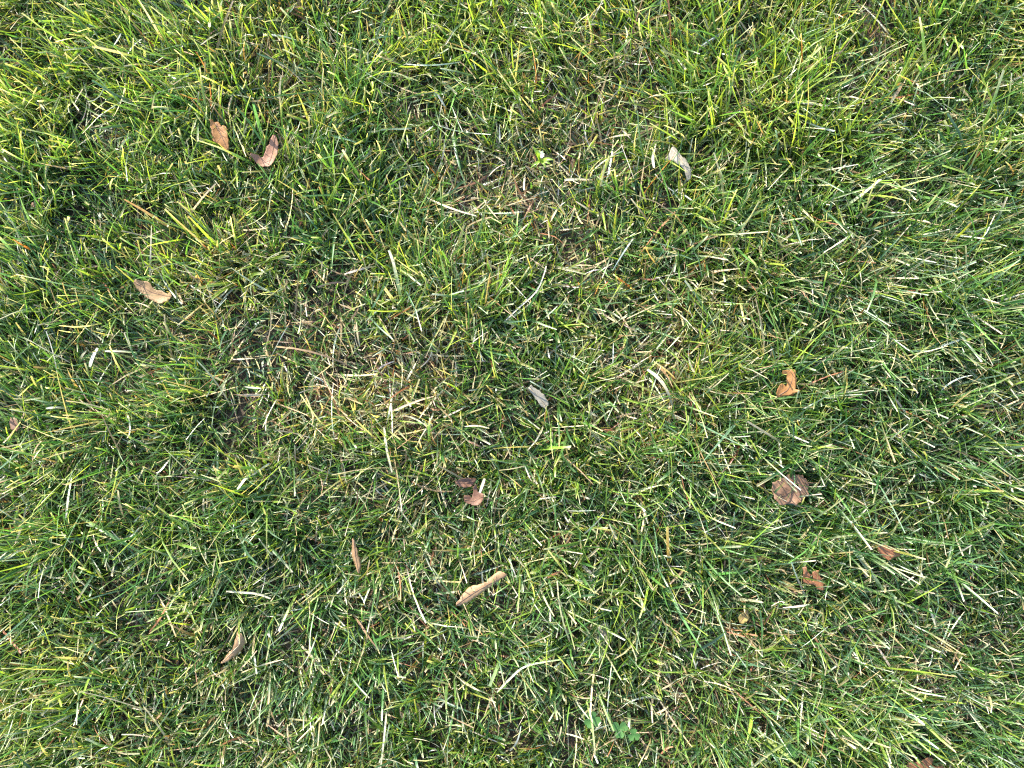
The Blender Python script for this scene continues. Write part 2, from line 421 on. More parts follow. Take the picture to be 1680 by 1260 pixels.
LM = {
    'orange': leaf_material('orange_brown_leaf', (.27, .12, .034), (.42, .20, .06), 0.35),
    'pink':   leaf_material('pinkish_brown_leaf', (.20, .09, .045), (.29, .14, .075)),
    'grey':   leaf_material('grey_withered_leaf', (.21, .18, .135), (.35, .31, .23)),
    'tan':    leaf_material('tan_leaf', (.22, .13, .055), (.36, .215, .09), 0.3),
    'brown':  leaf_material('brown_leaf', (.125, .064, .034), (.225, .125, .07)),
    'dark':   leaf_material('dark_brown_leaf', (.085, .036, .018), (.18, .082, .04)),
    'rust':   leaf_material('rusty_leaf', (.15, .055, .022), (.27, .115, .045)),
    'straw':  leaf_material('straw_coloured_leaf', (.23, .13, .06), (.37, .23, .11), 0.25),
    'olive':  leaf_material('olive_yellow_leaf', (.20, .14, .04), (.34, .25, .07), 0.25),
}
M_VEIN = leaf_material('leaf_vein', (.14, .075, .042), (.22, .125, .07), 0.15)
M_VEINPALE = leaf_material('pale_leaf_vein', (.36, .26, .16), (.5, .38, .24), 0.05)

def resample(poly, step):
    out = []
    n = len(poly)
    for i in range(n):
        a, b = poly[i], poly[(i + 1) % n]
        k = max(1, int((b - a).length / step))
        for j in range(k): out.append(a.lerp(b, j / k))
    return out
def smooth(poly, it=1):
    for _ in range(it):
        q = []
        n = len(poly)
        for i in range(n):
            a, b = poly[i], poly[(i + 1) % n]
            q += [a.lerp(b, .25), a.lerp(b, .75)]
        poly = q
    return poly

LEAVES = []
def plan_leaf(label, mat, z, org, sc, pts, rib=None, stem=None, hole=None, cup=0.0, roll=0.0, tip=(0, 0), wrinkle=0.0012, veins=0, vein_mat=None, smooth_it=1, part=True):
    """outline pts in a zoomed view: photo pixel = org + pts / sc"""
    f = lambda p: at(org[0] + p[0] / sc, org[1] + p[1] / sc, z)
    P = [f(p) for p in pts]
    c = sum(P, Vector()) / len(P)
    A = np.array([[p.x - c.x, p.y - c.y] for p in P])
    w, v = np.linalg.eigh(A.T @ A / len(A))
    ax = v[:, 1]; ang = math.atan2(ax[1], ax[0])
    uu = A @ ax; vv = A @ np.array([-ax[1], ax[0]])
    ha, hb = (uu.max() - uu.min()) / 2, (vv.max() - vv.min()) / 2
    if part:
        FOOT.append((c.x, c.y, ha * 0.98, hb * 0.98, ang, z))
    LEAVES.append(dict(label=label, mat=mat, z=z, c=c, ang=ang, ha=ha, hb=hb, poly=[(p - c).to_2d() for p in P],
                       rib=[(f(p) - c).to_2d() for p in rib] if rib else None,
                       stem=[(f(p) - c).to_2d() for p in stem] if stem else None,
                       hole=[[(f(p) - c).to_2d() for p in h] for h in hole] if hole else [],
                       cup=cup, roll=roll, tip=tip, wrinkle=wrinkle, veins=veins, vein_mat=vein_mat, si=smooth_it))

def tube_mesh(name, pts, r0, r1, mat, parent, flat=1.0, seg=6):
    bm = bmesh.new(); rings = []
    for i, p in enumerate(pts):
        d = (pts[min(i + 1, len(pts) - 1)] - pts[max(i - 1, 0)]).normalized()
        s = d.cross(Vector((0, 0, 1)));  s = s.normalized() if s.length > 1e-6 else Vector((1, 0, 0))
        n = s.cross(d)
        r = r0 + (r1 - r0) * i / max(1, len(pts) - 1)
        rings.append([bm.verts.new(p + s * math.cos(a) * r + n * math.sin(a) * r * flat) for a in [2 * math.pi * k / seg for k in range(seg)]])
    for a, b in zip(rings, rings[1:]):
        for k in range(seg):
            bm.faces.new((a[k], a[(k + 1) % seg], b[(k + 1) % seg], b[k]))
    bm.faces.new(rings[0][::-1]); bm.faces.new(rings[-1])
    me = bpy.data.meshes.new(name); bm.to_mesh(me); bm.free()
    for f in me.polygons: f.use_smooth = True
    me.materials.append(mat)
    o = bpy.data.objects.new(name, me); C.objects.link(o); o.parent = parent
    return o

def build_leaf(L, k):
    nz, nz2 = Noise(0.012, 100 + k), Noise(0.005, 200 + k)
    ca, sa = math.cos(L['ang']), math.sin(L['ang'])
    def zf(x, y):
        u = (x * ca + y * sa) / max(L['ha'], 1e-4); v = (-x * sa + y * ca) / max(L['hb'], 1e-4)
        z = L['cup'] * L['hb'] * v * v + L['roll'] * L['ha'] * u * u + L['tip'][0] * L['ha'] * u + L['tip'][1] * L['hb'] * v
        return float(z + L['wrinkle'] * nz(x, y) + 0.4 * L['wrinkle'] * nz2(x, y))
    root = bpy.data.objects.new('fallen_leaf', None); C.objects.link(root)
    root.empty_display_size = 0.01
    root.location = L['c']
    tag(root, L['label'], 'leaf', 'dead leaves fallen on the lawn')
    poly = smooth(L['poly'], L['si'])
    rj = random.Random(k)
    poly = [p + Vector((rj.gauss(0, .00035), rj.gauss(0, .00035))) for p in resample(poly, 0.0016)]
    pts = list(poly); edges = [(i, (i + 1) % len(poly)) for i in range(len(poly))]
    faces = [list(range(len(poly)))]
    for h in L['hole']:
        hp = resample(smooth(h, 1), 0.0012); o0 = len(pts)
        pts += hp; edges += [(o0 + i, o0 + (i + 1) % len(hp)) for i in range(len(hp))]
    xs = [p.x for p in poly]; ys = [p.y for p in poly]
    g = 0.0022
    def inside(p, pl):
        r = False; j = len(pl) - 1
        for i in range(len(pl)):
            if (pl[i].y > p.y) != (pl[j].y > p.y) and p.x < (pl[j].x - pl[i].x) * (p.y - pl[i].y) / (pl[j].y - pl[i].y) + pl[i].x: r = not r
            j = i
        return r
    yv = min(ys) + g / 2
    while yv < max(ys):
        xv = min(xs) + g / 2
        while xv < max(xs):
            q = Vector((xv + rj.uniform(-.3, .3) * g, yv + rj.uniform(-.3, .3) * g))
            if inside(q, poly) and not any(inside(q, h) for h in L['hole']): pts.append(q)
            xv += g
        yv += g
    vs_, _, fs_, *_ = delaunay_2d_cdt(pts, edges, [], 0, 1e-6)
    good = []
    for f in fs_:
        c = sum((vs_[i] for i in f), Vector((0, 0))) / len(f)
        if inside(c, poly) and not any(inside(c, h) for h in L['hole']): good.append(list(f))
    bm = bmesh.new()
    bv = [bm.verts.new((p.x, p.y, zf(p.x, p.y))) for p in vs_]
    top = []
    for f in good:
        try: top.append(bm.faces.new([bv[i] for i in f]))
        except ValueError: pass
    for v in [v for v in bm.verts if not v.link_faces]: bm.verts.remove(v)
    bmesh.ops.recalc_face_normals(bm, faces=bm.faces)
    if sum(f.normal.z for f in bm.faces) < 0: bmesh.ops.reverse_faces(bm, faces=bm.faces)
    bmesh.ops.solidify(bm, geom=list(bm.faces), thickness=0.0003)
    me = bpy.data.meshes.new('leaf_blade'); bm.to_mesh(me); bm.free()
    for p in me.polygons: p.use_smooth = True
    me.materials.append(LM[L['mat']])
    o = bpy.data.objects.new('leaf_blade', me); C.objects.link(o); o.parent = root
    vm = L['vein_mat'] or M_VEIN
    def lift(p, up=0.0003): return Vector((p.x, p.y, zf(p.x, p.y) + up))
    def path(a, n=9):
        out = []
        for i in range(n):
            t = i / (n - 1) * (len(a) - 1); j = min(int(t), len(a) - 2)
            out.append(a[j].lerp(a[j + 1], t - j))
        return out
    if L['rib']:
        rp = path(L['rib'], 11)
        mr = tube_mesh('midrib', [lift(p) for p in rp], 0.00045, 0.00018, vm, root, 0.45)
        d = (rp[-1] - rp[0]).normalized(); s = Vector((-d.y, d.x))
        for i in range(L['veins']):
            t = 0.15 + 0.7 * i / max(1, L['veins'] - 1)
            p0 = rp[int(t * 10)]
            for sg in (-1, 1):
                e = p0; dirv = (s * sg + d * 0.75).normalized(); ln = 0
                while inside(e + dirv * 0.002, poly) and ln < L['hb'] * 0.9:
                    e = e + dirv * 0.001; ln += 0.001
                if ln > 0.004:
                    q = [p0.lerp(e, a / 4) for a in range(5)]
                    tube_mesh('side_vein', [lift(x, 0.00015) for x in q], 0.00020, 0.00010, vm, mr, 0.4, 5)
    if L['stem']:
        st = path(L['stem'], 7)
        z0 = zf(st[0].x, st[0].y)
        tube_mesh('stem', [Vector((p.x, p.y, z0 - 0.0016 * i)) for i, p in enumerate(st)], 0.0008, 0.0006, vm, root, 0.9)

Z1 = ((310, 170), 9.333)
plan_leaf('orange-brown toothed leaf with a ragged torn end, standing upright beside a pinkish folded leaf', 'orange', .030, *Z1,
          [(320, 235), (345, 262), (365, 240), (400, 292), (430, 275), (470, 300), (482, 352), (540, 330), (580, 370), (592, 450), (602, 560), (607, 690), (565, 712), (520, 660), (440, 620), (400, 590), (375, 480), (345, 350)],
          rib=[(410, 300), (500, 500), (585, 690)], cup=.35, tip=(.0, .25), veins=3, smooth_it=0)
plan_leaf('pinkish brown leaf folded into a V, beside a toothed orange-brown leaf', 'pink', .029, *Z1,
          [(1320, 505), (1372, 540), (1388, 640), (1375, 770), (1335, 850), (1290, 940), (1240, 990), (1190, 965), (1130, 995), (1040, 915), (965, 805), (1060, 795), (1145, 850), (1175, 700), (1225, 655), (1260, 580)],
          rib=[(1340, 530), (1290, 740), (1220, 960)], cup=.5, roll=.25, veins=2)
Z2 = ((1060, 210), 12.0)
plan_leaf('pale grey torn leaf curling down to a narrow yellowish end', 'grey', .033, *Z2,
          [(530, 330), (600, 365), (640, 430), (690, 500), (725, 548), (790, 590), (835, 660), (872, 750), (905, 830), (895, 950), (850, 1040), (815, 960), (785, 880), (735, 775), (660, 725), (600, 685), (540, 635), (480, 612), (395, 575), (445, 500), (490, 420)],
          rib=[(540, 420), (690, 620), (850, 960)], cup=-.35, roll=-.12, vein_mat=M_VEINPALE, veins=2, smooth_it=0)
Z3 = ((190, 430), 12.0)
plan_leaf('dull tan leaf with a bright straw-coloured end, half sunk in withered grass', 'tan', .027, *Z3,
          [(405, 350), (520, 385), (690, 400), (725, 480), (800, 555), (900, 555), (985, 615), (1125, 615), (1135, 700), (1010, 785), (900, 825), (780, 775), (700, 742), (600, 682), (500, 602), (405, 505)],
          rib=[(430, 420), (720, 600), (1100, 690)], cup=.25, roll=.2, veins=2)
Z4 = ((1230, 580), 14.0)
plan_leaf('tan-brown leaf with a deep notch eaten into one side and a thin stem', 'orange', .041, *Z4,
          [(735, 405), (880, 385), (960, 355), (1022, 400), (1042, 560), (1052, 700), (1022, 820), (1105, 840), (1060, 892), (900, 970), (780, 985), (680, 1005), (628, 930), (638, 820), (690, 750), (740, 685), (800, 715), (850, 755), (852, 600), (850, 495), (735, 485)],
          rib=[(690, 960), (880, 840), (960, 620), (980, 420)], stem=[(650, 985), (560, 1080), (350, 1190)], cup=.3, tip=(.15, -.1), veins=0, smooth_it=0)
Z5 = ((1220, 750), 10.5)
plan_leaf('broad rounded brown leaf with fine veins and a small hole', 'brown', .033, *Z5,
          [(478, 420), (600, 388), (720, 330), (800, 285), (900, 306), (1020, 316), (1085, 390), (1124, 500), (1092, 570), (1114, 630), (1052, 692), (960, 765), (860, 815), (760, 792), (660, 828), (560, 785), (488, 692), (456, 560)],
          rib=[(1110, 440), (900, 560), (500, 720)], stem=[(1110, 440), (1240, 455), (1420, 450)], hole=[[(895, 470), (925, 465), (935, 490), (915, 508), (893, 498)]],
          cup=.22, roll=.12, tip=(.12, .18), veins=4, wrinkle=.0026, smooth_it=0)
plan_leaf('small dark red-brown leaf scrap beside the broad rounded leaf', 'dark', .020, *Z5,
          [(215, 440), (340, 430), (380, 500), (310, 540), (235, 510)], rib=[(225, 450), (370, 510)], cup=.3, part=True)
Z6 = ((720, 760), 14.0)
plan_leaf('dark brown curled leaf, the straighter of two lying close together', 'dark', .029, *Z6,
          [(385, 420), (480, 368), (620, 342), (760, 342), (860, 358), (835, 440), (770, 525), (640, 555), (500, 535), (395, 485)],
          rib=[(400, 450), (620, 445), (845, 400)], cup=.45, roll=.15, tip=(0, -.3), veins=2, wrinkle=.003, smooth_it=0)
plan_leaf('dark brown leaf curled over into a hook, below a straighter curled leaf', 'dark', .029, *Z6,
          [(590, 755), (700, 738), (770, 800), (785, 690), (790, 560), (840, 490), (890, 560), (900, 655), (1010, 690), (1035, 780), (1005, 870), (930, 935), (800, 965), (680, 925), (585, 885)],
          rib=[(600, 830), (800, 870), (1010, 760)], cup=.4, roll=.3, tip=(0, -.2), veins=2, wrinkle=.003, smooth_it=0)
Z7 = ((720, 910), 12.0)
plan_leaf('long narrow light brown leaf with a pinched pale end', 'straw', .031, *Z7,
          [(325, 965), (420, 860), (480, 755), (600, 638), (760, 598), (880, 568), (938, 558), (968, 480), (1080, 398), (1180, 318), (1262, 335), (1355, 390), (1325, 445), (1200, 505), (1100, 575), (1000, 645), (900, 725), (780, 805), (640, 895), (500, 975), (380, 1005)],
          rib=[(350, 975), (700, 740), (1000, 570), (1320, 400)], cup=-.5, roll=.06, veins=3)
Z8 = ((1280, 870), 7.636)
plan_leaf('small reddish brown pleated leaf tucked under long green blades', 'rust', .034, *Z8,
          [(1215, 178), (1300, 178), (1380, 228), (1465, 270), (1475, 330), (1400, 342), (1340, 385), (1290, 332), (1228, 272)],
          rib=[(1225, 190), (1340, 270), (1460, 320)], cup=.4, roll=.15, veins=3, wrinkle=.003)
plan_leaf('rusty ragged leaf with a gap torn in the middle', 'rust', .033, *Z8,
          [(288, 470), (332, 445), (352, 540), (398, 560), (408, 510), (470, 498), (502, 620), (545, 690), (535, 755), (470, 745), (430, 685), (330, 665), (265, 642), (288, 560)],
          hole=[[(375, 575), (410, 570), (420, 610), (405, 640), (375, 630)]], rib=[(300, 480), (350, 610), (520, 730)], cup=.35, wrinkle=.002, smooth_it=0)
Zb1 = ((330, 1010), 14.0)
plan_leaf('straw-coloured dry leaf rolled lengthwise into a crescent', 'straw', .031, *Zb1,
          [(800, 355), (862, 440), (942, 395), (985, 500), (985, 660), (935, 745), (862, 855), (762, 935), (640, 1035), (540, 1085), (435, 1095), (520, 980), (620, 860), (740, 740), (772, 620), (780, 480)],
          rib=[(860, 480), (850, 700), (480, 1070)], cup=-.8, roll=.1, vein_mat=M_VEINPALE)
Zb2 = ((840, 600), 14.0)
plan_leaf('small greyish leaf with a greenish edge lying aslant in a hollow', 'grey', .023, *Zb2,
          [(345, 540), (440, 438), (500, 500), (600, 558), (720, 648), (800, 758), (852, 860), (785, 1010), (720, 962), (640, 902), (558, 780), (468, 640)],
          rib=[(400, 520), (620, 730), (790, 960)], cup=.15, tip=(.2, .25), veins=0, vein_mat=M_VEINPALE, smooth_it=0)
Zb3 = ((540, 860), 14.0)
plan_leaf('narrow brown strip of leaf standing on end among pale stalks', 'straw', .024, *Zb3,
          [(530, 320), (580, 330), (622, 510), (672, 700), (712, 850), (724, 980), (705, 1135), (650, 1125), (588, 960), (528, 820), (508, 660), (520, 480)],
          rib=[(560, 350), (610, 760), (680, 1110)], cup=-.7)
plan_leaf('tiny brown leaf scrap showing beside a pale cut blade', 'brown', .018, (0, 300), 14.0,
          [(690, 480), (820, 395), (885, 350), (900, 470), (810, 525), (715, 575)], cup=.2, rib=[(710, 540), (880, 390)])
plan_leaf('small brown leaf scrap under a green blade, crossed by a pale stalk', 'brown', .020, (0, 650), 12.0,
          [(195, 395), (385, 470), (390, 655), (300, 700), (205, 625)], cup=.25, rib=[(210, 420), (360, 660)])
plan_leaf('dark brown upright leaf strip in a bare spot of withered grass', 'dark', .014, (820, 220), 10.5,
          [(1205, 425), (1305, 415), (1310, 560), (1302, 705), (1228, 725), (1195, 560)], cup=-.5, rib=[(1255, 430), (1265, 710)], part=False)
plan_leaf('reddish brown leaf lying deep under crossing green blades and a pale stalk', 'rust', .020, (1420, 1130), 9.333,
          [(630, 1150), (780, 1125), (940, 1030), (1015, 1055), (1010, 1190), (1220, 1175), (1250, 1290), (1000, 1380), (760, 1370), (640, 1290)], cup=.15, rib=[(650, 1240), (1220, 1240)], veins=2)
plan_leaf('grey folded leaf scrap leaning between green blades', 'grey', .019, (900, 990), 12.0,
          [(955, 520), (1040, 415), (1155, 375), (1168, 560), (1105, 770), (980, 790), (945, 640)], smooth_it=0, cup=.2, rib=[(1100, 400), (1010, 770)], part=False, vein_mat=M_VEINPALE)
plan_leaf('yellowish brown leaf scrap sunk in a dark hollow', 'olive', .020, (1180, 960), 12.0,
          [(395, 560), (560, 475), (610, 600), (525, 725), (400, 770), (365, 640)], cup=.3, rib=[(570, 500), (390, 740)])
for k, L in enumerate(LEAVES): build_leaf(L, k)

# ------------------------------------------------------------------ the sward
X0, X1, Y0, Y1 = -0.60, 0.60, -0.60, 0.60
gm = mesh_from('lawn_grass', turf(X0, X1, Y0, Y1, 0.80) + understory(X0, X1, Y0, Y1, 3.2), M_GRASS)
go = bpy.data.objects.new('lawn_grass', gm); C.objects.link(go)
tag(go, 'short green mown grass with pale cut tips covering the lawn', 'grass', kind='stuff')
sm = mesh_from('withered_grass', litter(X0, X1, Y0, Y1, 2.8), M_STRAW)
so = bpy.data.objects.new('withered_grass', sm); C.objects.link(so)
tag(so, 'straw-coloured withered blades and clippings lying in the green grass', 'dry grass', kind='stuff')

# lawn beyond the near plot: one square of turf repeated by geometry nodes
def surround():
    T = 0.4
    ch = turf(-T / 2, T / 2, -T / 2, T / 2, 0.70) + understory(-T / 2, T / 2, -T / 2, T / 2, 2.5) + litter(-T / 2, T / 2, -T / 2, T / 2, 2.0)
    me = mesh_from('surrounding_lawn', ch, M_GRASS)
    o = bpy.data.objects.new('surrounding_lawn', me); C.objects.link(o)
    ng = bpy.data.node_groups.new('spread_turf', 'GeometryNodeTree')
    ng.interface.new_socket('Geometry', in_out='INPUT', socket_type='NodeSocketGeometry')
    ng.interface.new_socket('Geometry', in_out='OUTPUT', socket_type='NodeSocketGeometry')
    N = ng.nodes; Lk = ng.links
    gi, goo = N.new('NodeGroupInput'), N.new('NodeGroupOutput')
    grid = N.new('GeometryNodeMeshGrid'); n = 21
    grid.inputs['Size X'].default_value = T * (n - 1); grid.inputs['Size Y'].default_value = T * (n - 1)
    grid.inputs['Vertices X'].default_value = n; grid.inputs['Vertices Y'].default_value = n
    pos = N.new('GeometryNodeInputPosition'); ab = N.new('ShaderNodeVectorMath'); ab.operation = 'ABSOLUTE'
    Lk.new(pos.outputs[0], ab.inputs[0])
    sx = N.new('ShaderNodeSeparateXYZ'); Lk.new(ab.outputs[0], sx.inputs[0])
    mxn = N.new('ShaderNodeMath'); mxn.operation = 'MAXIMUM'; Lk.new(sx.outputs[0], mxn.inputs[0]); Lk.new(sx.outputs[1], mxn.inputs[1])
    gt = N.new('ShaderNodeMath'); gt.operation = 'GREATER_THAN'; gt.inputs[1].default_value = 0.6; Lk.new(mxn.outputs[0], gt.inputs[0])
    ip = N.new('GeometryNodeInstanceOnPoints')
    Lk.new(grid.outputs['Mesh'], ip.inputs['Points']); Lk.new(gt.outputs[0], ip.inputs['Selection']); Lk.new(gi.outputs[0], ip.inputs['Instance'])
    ri = N.new('FunctionNodeRandomValue'); ri.data_type = 'INT'
    ri.inputs[4].default_value = 0; ri.inputs[5].default_value = 3
    ml = N.new('ShaderNodeMath'); ml.operation = 'MULTIPLY'; ml.inputs[1].default_value = math.pi / 2
    Lk.new(ri.outputs[2], ml.inputs[0])
    cx = N.new('ShaderNodeCombineXYZ'); Lk.new(ml.outputs[0], cx.inputs[2])
    Lk.new(cx.outputs[0], ip.inputs['Rotation'])
    Lk.new(ip.outputs[0], goo.inputs[0])
    md = o.modifiers.new('spread_turf', 'NODES'); md.node_group = ng
    tag(o, 'green mown lawn continuing around the near plot', 'grass', kind='stuff')
_foot, FOOT[:] = list(FOOT), []
surround()
FOOT[:] = _foot

# ------------------------------------------------------------------ single blades that stand out
def single_blade(name, label, cat, group, pts, W, cols, mat, zs, fold=0.5, tw=(0, 0.3), tip=0.5):
    """pts: photo pixels from root to tip, zs: heights in mm at the same points"""
    P = [at(p[0], p[1], z * 1e-3) for p, z in zip(pts, zs)]
    n = 12; cl = []
    m = len(P)
    for i in range(n + 1):
        t = i / n * (m - 1); j = min(int(t), m - 2); f = t - j
        p0, p1, p2, p3 = P[max(j - 1, 0)], P[j], P[j + 1], P[min(j + 2, m - 1)]
        cl.append(0.5 * ((2 * p1) + (p2 - p0) * f + (2 * p0 - 5 * p1 + 4 * p2 - p3) * f * f + (3 * p1 - p0 - 3 * p2 + p3) * f ** 3))
    o0 = cl[0].copy()
    V = np.zeros((1, n + 1, 3, 3)); Cc = np.zeros((1, n + 1, 3, 3))
    for i, p in enumerate(cl):
        t = i / n
        d = (cl[min(i + 1, n)] - cl[max(i - 1, 0)]).normalized()
        s = d.cross(Vector((0, 0, 1))); s = s.normalized() if s.length > 1e-4 else Vector((1, 0, 0))
        nn = s.cross(d); a = tw[0] + tw[1] * t
        s2 = s * math.cos(a) + nn * math.sin(a); n2 = nn * math.cos(a) - s * math.sin(a)
        w = W * 0.66e-3 * 0.5 * (0.6 + 0.4 * min(t / .2, 1)) * (1 - (1 - tip) * max(0, (t - .45) / .55) ** 1.4)
        V[0, i, 0] = p - o0 - s2 * w; V[0, i, 1] = p - o0 - n2 * w * fold; V[0, i, 2] = p - o0 + s2 * w
        c = np.array(cols); u = t * (len(c) - 1); j = min(int(u), len(c) - 2)
        Cc[0, i, :] = c[j] * (1 - (u - j)) + c[j + 1] * (u - j)
    me = mesh_from(name, [(V, Cc)], mat)
    o = bpy.data.objects.new(name, me); C.objects.link(o); o.location = o0
    tag(o, label, cat, group)
PALE, CREAM, LIME, LGREEN, MGREEN, TANC, GREYG = (.40, .36, .22), (.48, .45, .31), (.30, .42, .05), (.22, .32, .10), (.08, .20, .04), (.45, .32, .19), (.30, .36, .22)
def gb(label, pts, W, cols, zs, **k):
    single_blade('grass_blade', label, 'grass blade', 'grass blades that stand out of the turf', pts, W, cols, M_GRASS, zs, **k)
def sb(label, pts, W, cols, zs, **k):
    single_blade('straw', label, 'straw', 'dry stalks lying on the turf', pts, W, cols, M_STRAW, zs, **k)
gb('broad pale greyish blade lying between the rusty ragged leaf and the reddish pleated leaf', [(1380, 885), (1405, 908), (1428, 938), (1449, 968)], 7.0, [MGREEN, GREYG, GREYG, LGREEN], [22, 34, 37, 33], fold=.2, tip=.6)
gb('tall bright lime blade with a whitish kinked top', [(663, 520), (658, 490), (652, 462), (645, 430), (638, 410)], 5.0, [LIME, LIME, (.42, .48, .26), CREAM, (.24, .30, .18)], [16, 30, 38, 42, 36], tip=.8)
gb('short upright yellow-green blade standing alone left of the toothed leaf', [(217, 264), (224, 240), (231, 210)], 4.2, [MGREEN, LIME, LIME], [16, 32, 40], tw=(.2, .2), tip=.75)
gb('slanting lime-green blade pointing away from the grass edge with a flat tip', [(1520, 100), (1537, 74), (1553, 48)], 4.0, [MGREEN, LIME, (.38, .5, .08)], [14, 30, 40], tip=.7)
gb('straight light green blade stretching past withered brown stalks', [(1410, 297), (1448, 280), (1486, 264)], 4.2, [MGREEN, LGREEN, (.3, .4, .12)], [22, 34, 38], tip=.7)
gb('pale flat-tipped green blade on dark turf below the long narrow leaf', [(822, 1078), (813, 1102), (803, 1126)], 5.0, [MGREEN, (.36, .46, .18), (.40, .46, .22)], [18, 34, 38], tip=.85, fold=.2)
gb('long broad green blade bowed over combed grass', [(128, 846), (165, 868), (205, 892), (242, 912)], 5.2, [LGREEN, (.2, .34, .1), MGREEN, LGREEN], [20, 36, 36, 26], tip=.5)
gb('wide yellowish blade rising beside a clover plant', [(1322, 1198), (1290, 1218), (1260, 1238), (1228, 1264)], 5.5, [LGREEN, (.34, .4, .1), (.42, .44, .18), PALE], [18, 32, 38, 42], tip=.7)
gb('thin straight green blade with pale end crossing a clover plant', [(962, 1150), (971, 1186), (976, 1238)], 3.0, [LIME, (.4, .5, .16), PALE], [18, 34, 42], tip=.8)
gb('slender light green blade leaning over a dark hollow beside clover', [(978, 1128), (990, 1160), (1007, 1200)], 3.0, [MGREEN, (.32, .44, .12), (.4, .48, .2)], [14, 32, 40], tip=.6)
gb('long light green blade slanting below the rusty ragged leaf', [(1378, 945), (1415, 962), (1470, 985), (1500, 998)], 3.4, [LIME, (.26, .4, .08), (.2, .32, .08), PALE], [20, 36, 38, 40], tip=.7)
gb('narrow straight green blade with white tip above the rusty ragged leaf', [(1305, 955), (1318, 930), (1336, 896)], 4.0, [MGREEN, LGREEN, (.3, .45, .06)], [14, 30, 38], tip=.8)
sb('cream upright dry blade in the withered middle of the lawn', [(630, 700), (634, 735), (643, 775)], 3.4, [PALE, CREAM, PALE], [28, 34, 36], tip=.6)
sb('long pale grey stalk with a bent end, lying diagonally over dark turf', [(828, 527), (850, 506), (880, 478), (893, 448), (896, 436)], 2.2, [(.42, .40, .34), (.40, .37, .30), (.36, .34, .27), (.32, .28, .2)], [30, 37, 38, 40, 38], tip=.8)
sb('pinkish tan stalk lying across the brown withered patch', [(644, 674), (668, 664), (690, 656), (712, 650)], 3.2, [TANC, (.42, .31, .2), TANC, (.4, .28, .16)], [34, 35, 34, 30], tip=.4)
sb('thick straw bundle bending over the pale withered tuft', [(1062, 606), (1080, 620), (1094, 640), (1104, 668)], 5.0, [PALE, (.42, .37, .24), (.45, .40, .27), PALE], [30, 36, 36, 26], tip=.4)
sb('upright cream cut blade in lush green on open turf', [(108, 850), (112, 815), (118, 782)], 3.4, [CREAM, (.42, .44, .28), GREYG], [36, 36, 28], tip=.8)
sb('short broad white blade scrap with squared ends', [(147, 602), (152, 586), (160, 571)], 5.5, [CREAM, (.55, .53, .42), CREAM], [35, 38, 37], fold=.1, tip=.7)
sb('short whitish blade lying level beside a broad white scrap', [(172, 576), (196, 576), (222, 578)], 3.2, [CREAM, PALE, LGREEN], [38, 37, 30], tip=.7)
sb('whitish level blade with cut end beside a brown leaf scrap', [(75, 670), (92, 668), (112, 670)], 3.0, [CREAM, CREAM, LGREEN], [38, 36, 28], tip=.8)
sb('long pale stalk lying diagonally below the long narrow leaf', [(815, 1136), (838, 1112), (865, 1092), (920, 1082)], 3.0, [PALE, CREAM, (.55, .56, .36), LGREEN], [38, 38, 36, 32], tip=.6)
sb('pale stalk dropping straight down over dark green grass', [(634, 1168), (630, 1210), (624, 1262)], 2.6, [PALE, CREAM, PALE], [30, 36, 40], tip=.7)
sb('cream blade folded at one end beside the straw-coloured crescent leaf', [(371, 970), (395, 972), (420, 974), (444, 982)], 3.0, [PALE, CREAM, PALE, CREAM], [36, 37, 37, 34], tip=.7)
sb('white thick stalk end lying beside the hooked dark leaf', [(795, 785), (791, 797), (787, 808)], 4.0, [PALE, CREAM, (.5, .46, .35)], [32, 36, 38], tip=.8, fold=.3)
sb('broad dry tan blade lying level in a bare spot beside a dark leaf strip', [(926, 295), (945, 294), (972, 295)], 4.0, [CREAM, PALE, TANC], [24, 24, 20], tip=.6)
sb('cream dry blade standing beside the pale grey torn leaf', [(1073, 275), (1071, 258), (1076, 236)], 4.0, [CREAM, CREAM, PALE], [40, 38, 30], tip=.4)

# ------------------------------------------------------------------ clover and a small flowering weed
def clover_material():
    m, nt, p, out = new_mat('clover_green')
    tc = nt.nodes.new('ShaderNodeTexCoord')
    ns = nt.nodes.new('ShaderNodeTexNoise'); ns.inputs['Scale'].default_value = 200
    nt.links.new(tc.outputs['Object'], ns.inputs['Vector'])
    cr = nt.nodes.new('ShaderNodeValToRGB')
    cr.color_ramp.elements[0].color = (.035, .11, .022, 1); cr.color_ramp.elements[1].color = (.085, .20, .04, 1)
    nt.links.new(ns.outputs[0], cr.inputs[0]); nt.links.new(cr.outputs[0], p.inputs['Base Color'])
    p.inputs['Roughness'].default_value = 0.55
    t = nt.nodes.new('ShaderNodeBsdfTranslucent'); nt.links.new(cr.outputs[0], t.inputs['Color'])
    mx = nt.nodes.new('ShaderNodeMixShader'); mx.inputs[0].default_value = 0.35
    nt.links.new(p.outputs[0], mx.inputs[1]); nt.links.new(t.outputs[0], mx.inputs[2]); nt.links.new(mx.outputs[0], out.inputs['Surface'])
    return m
M_CLOVER = clover_material()
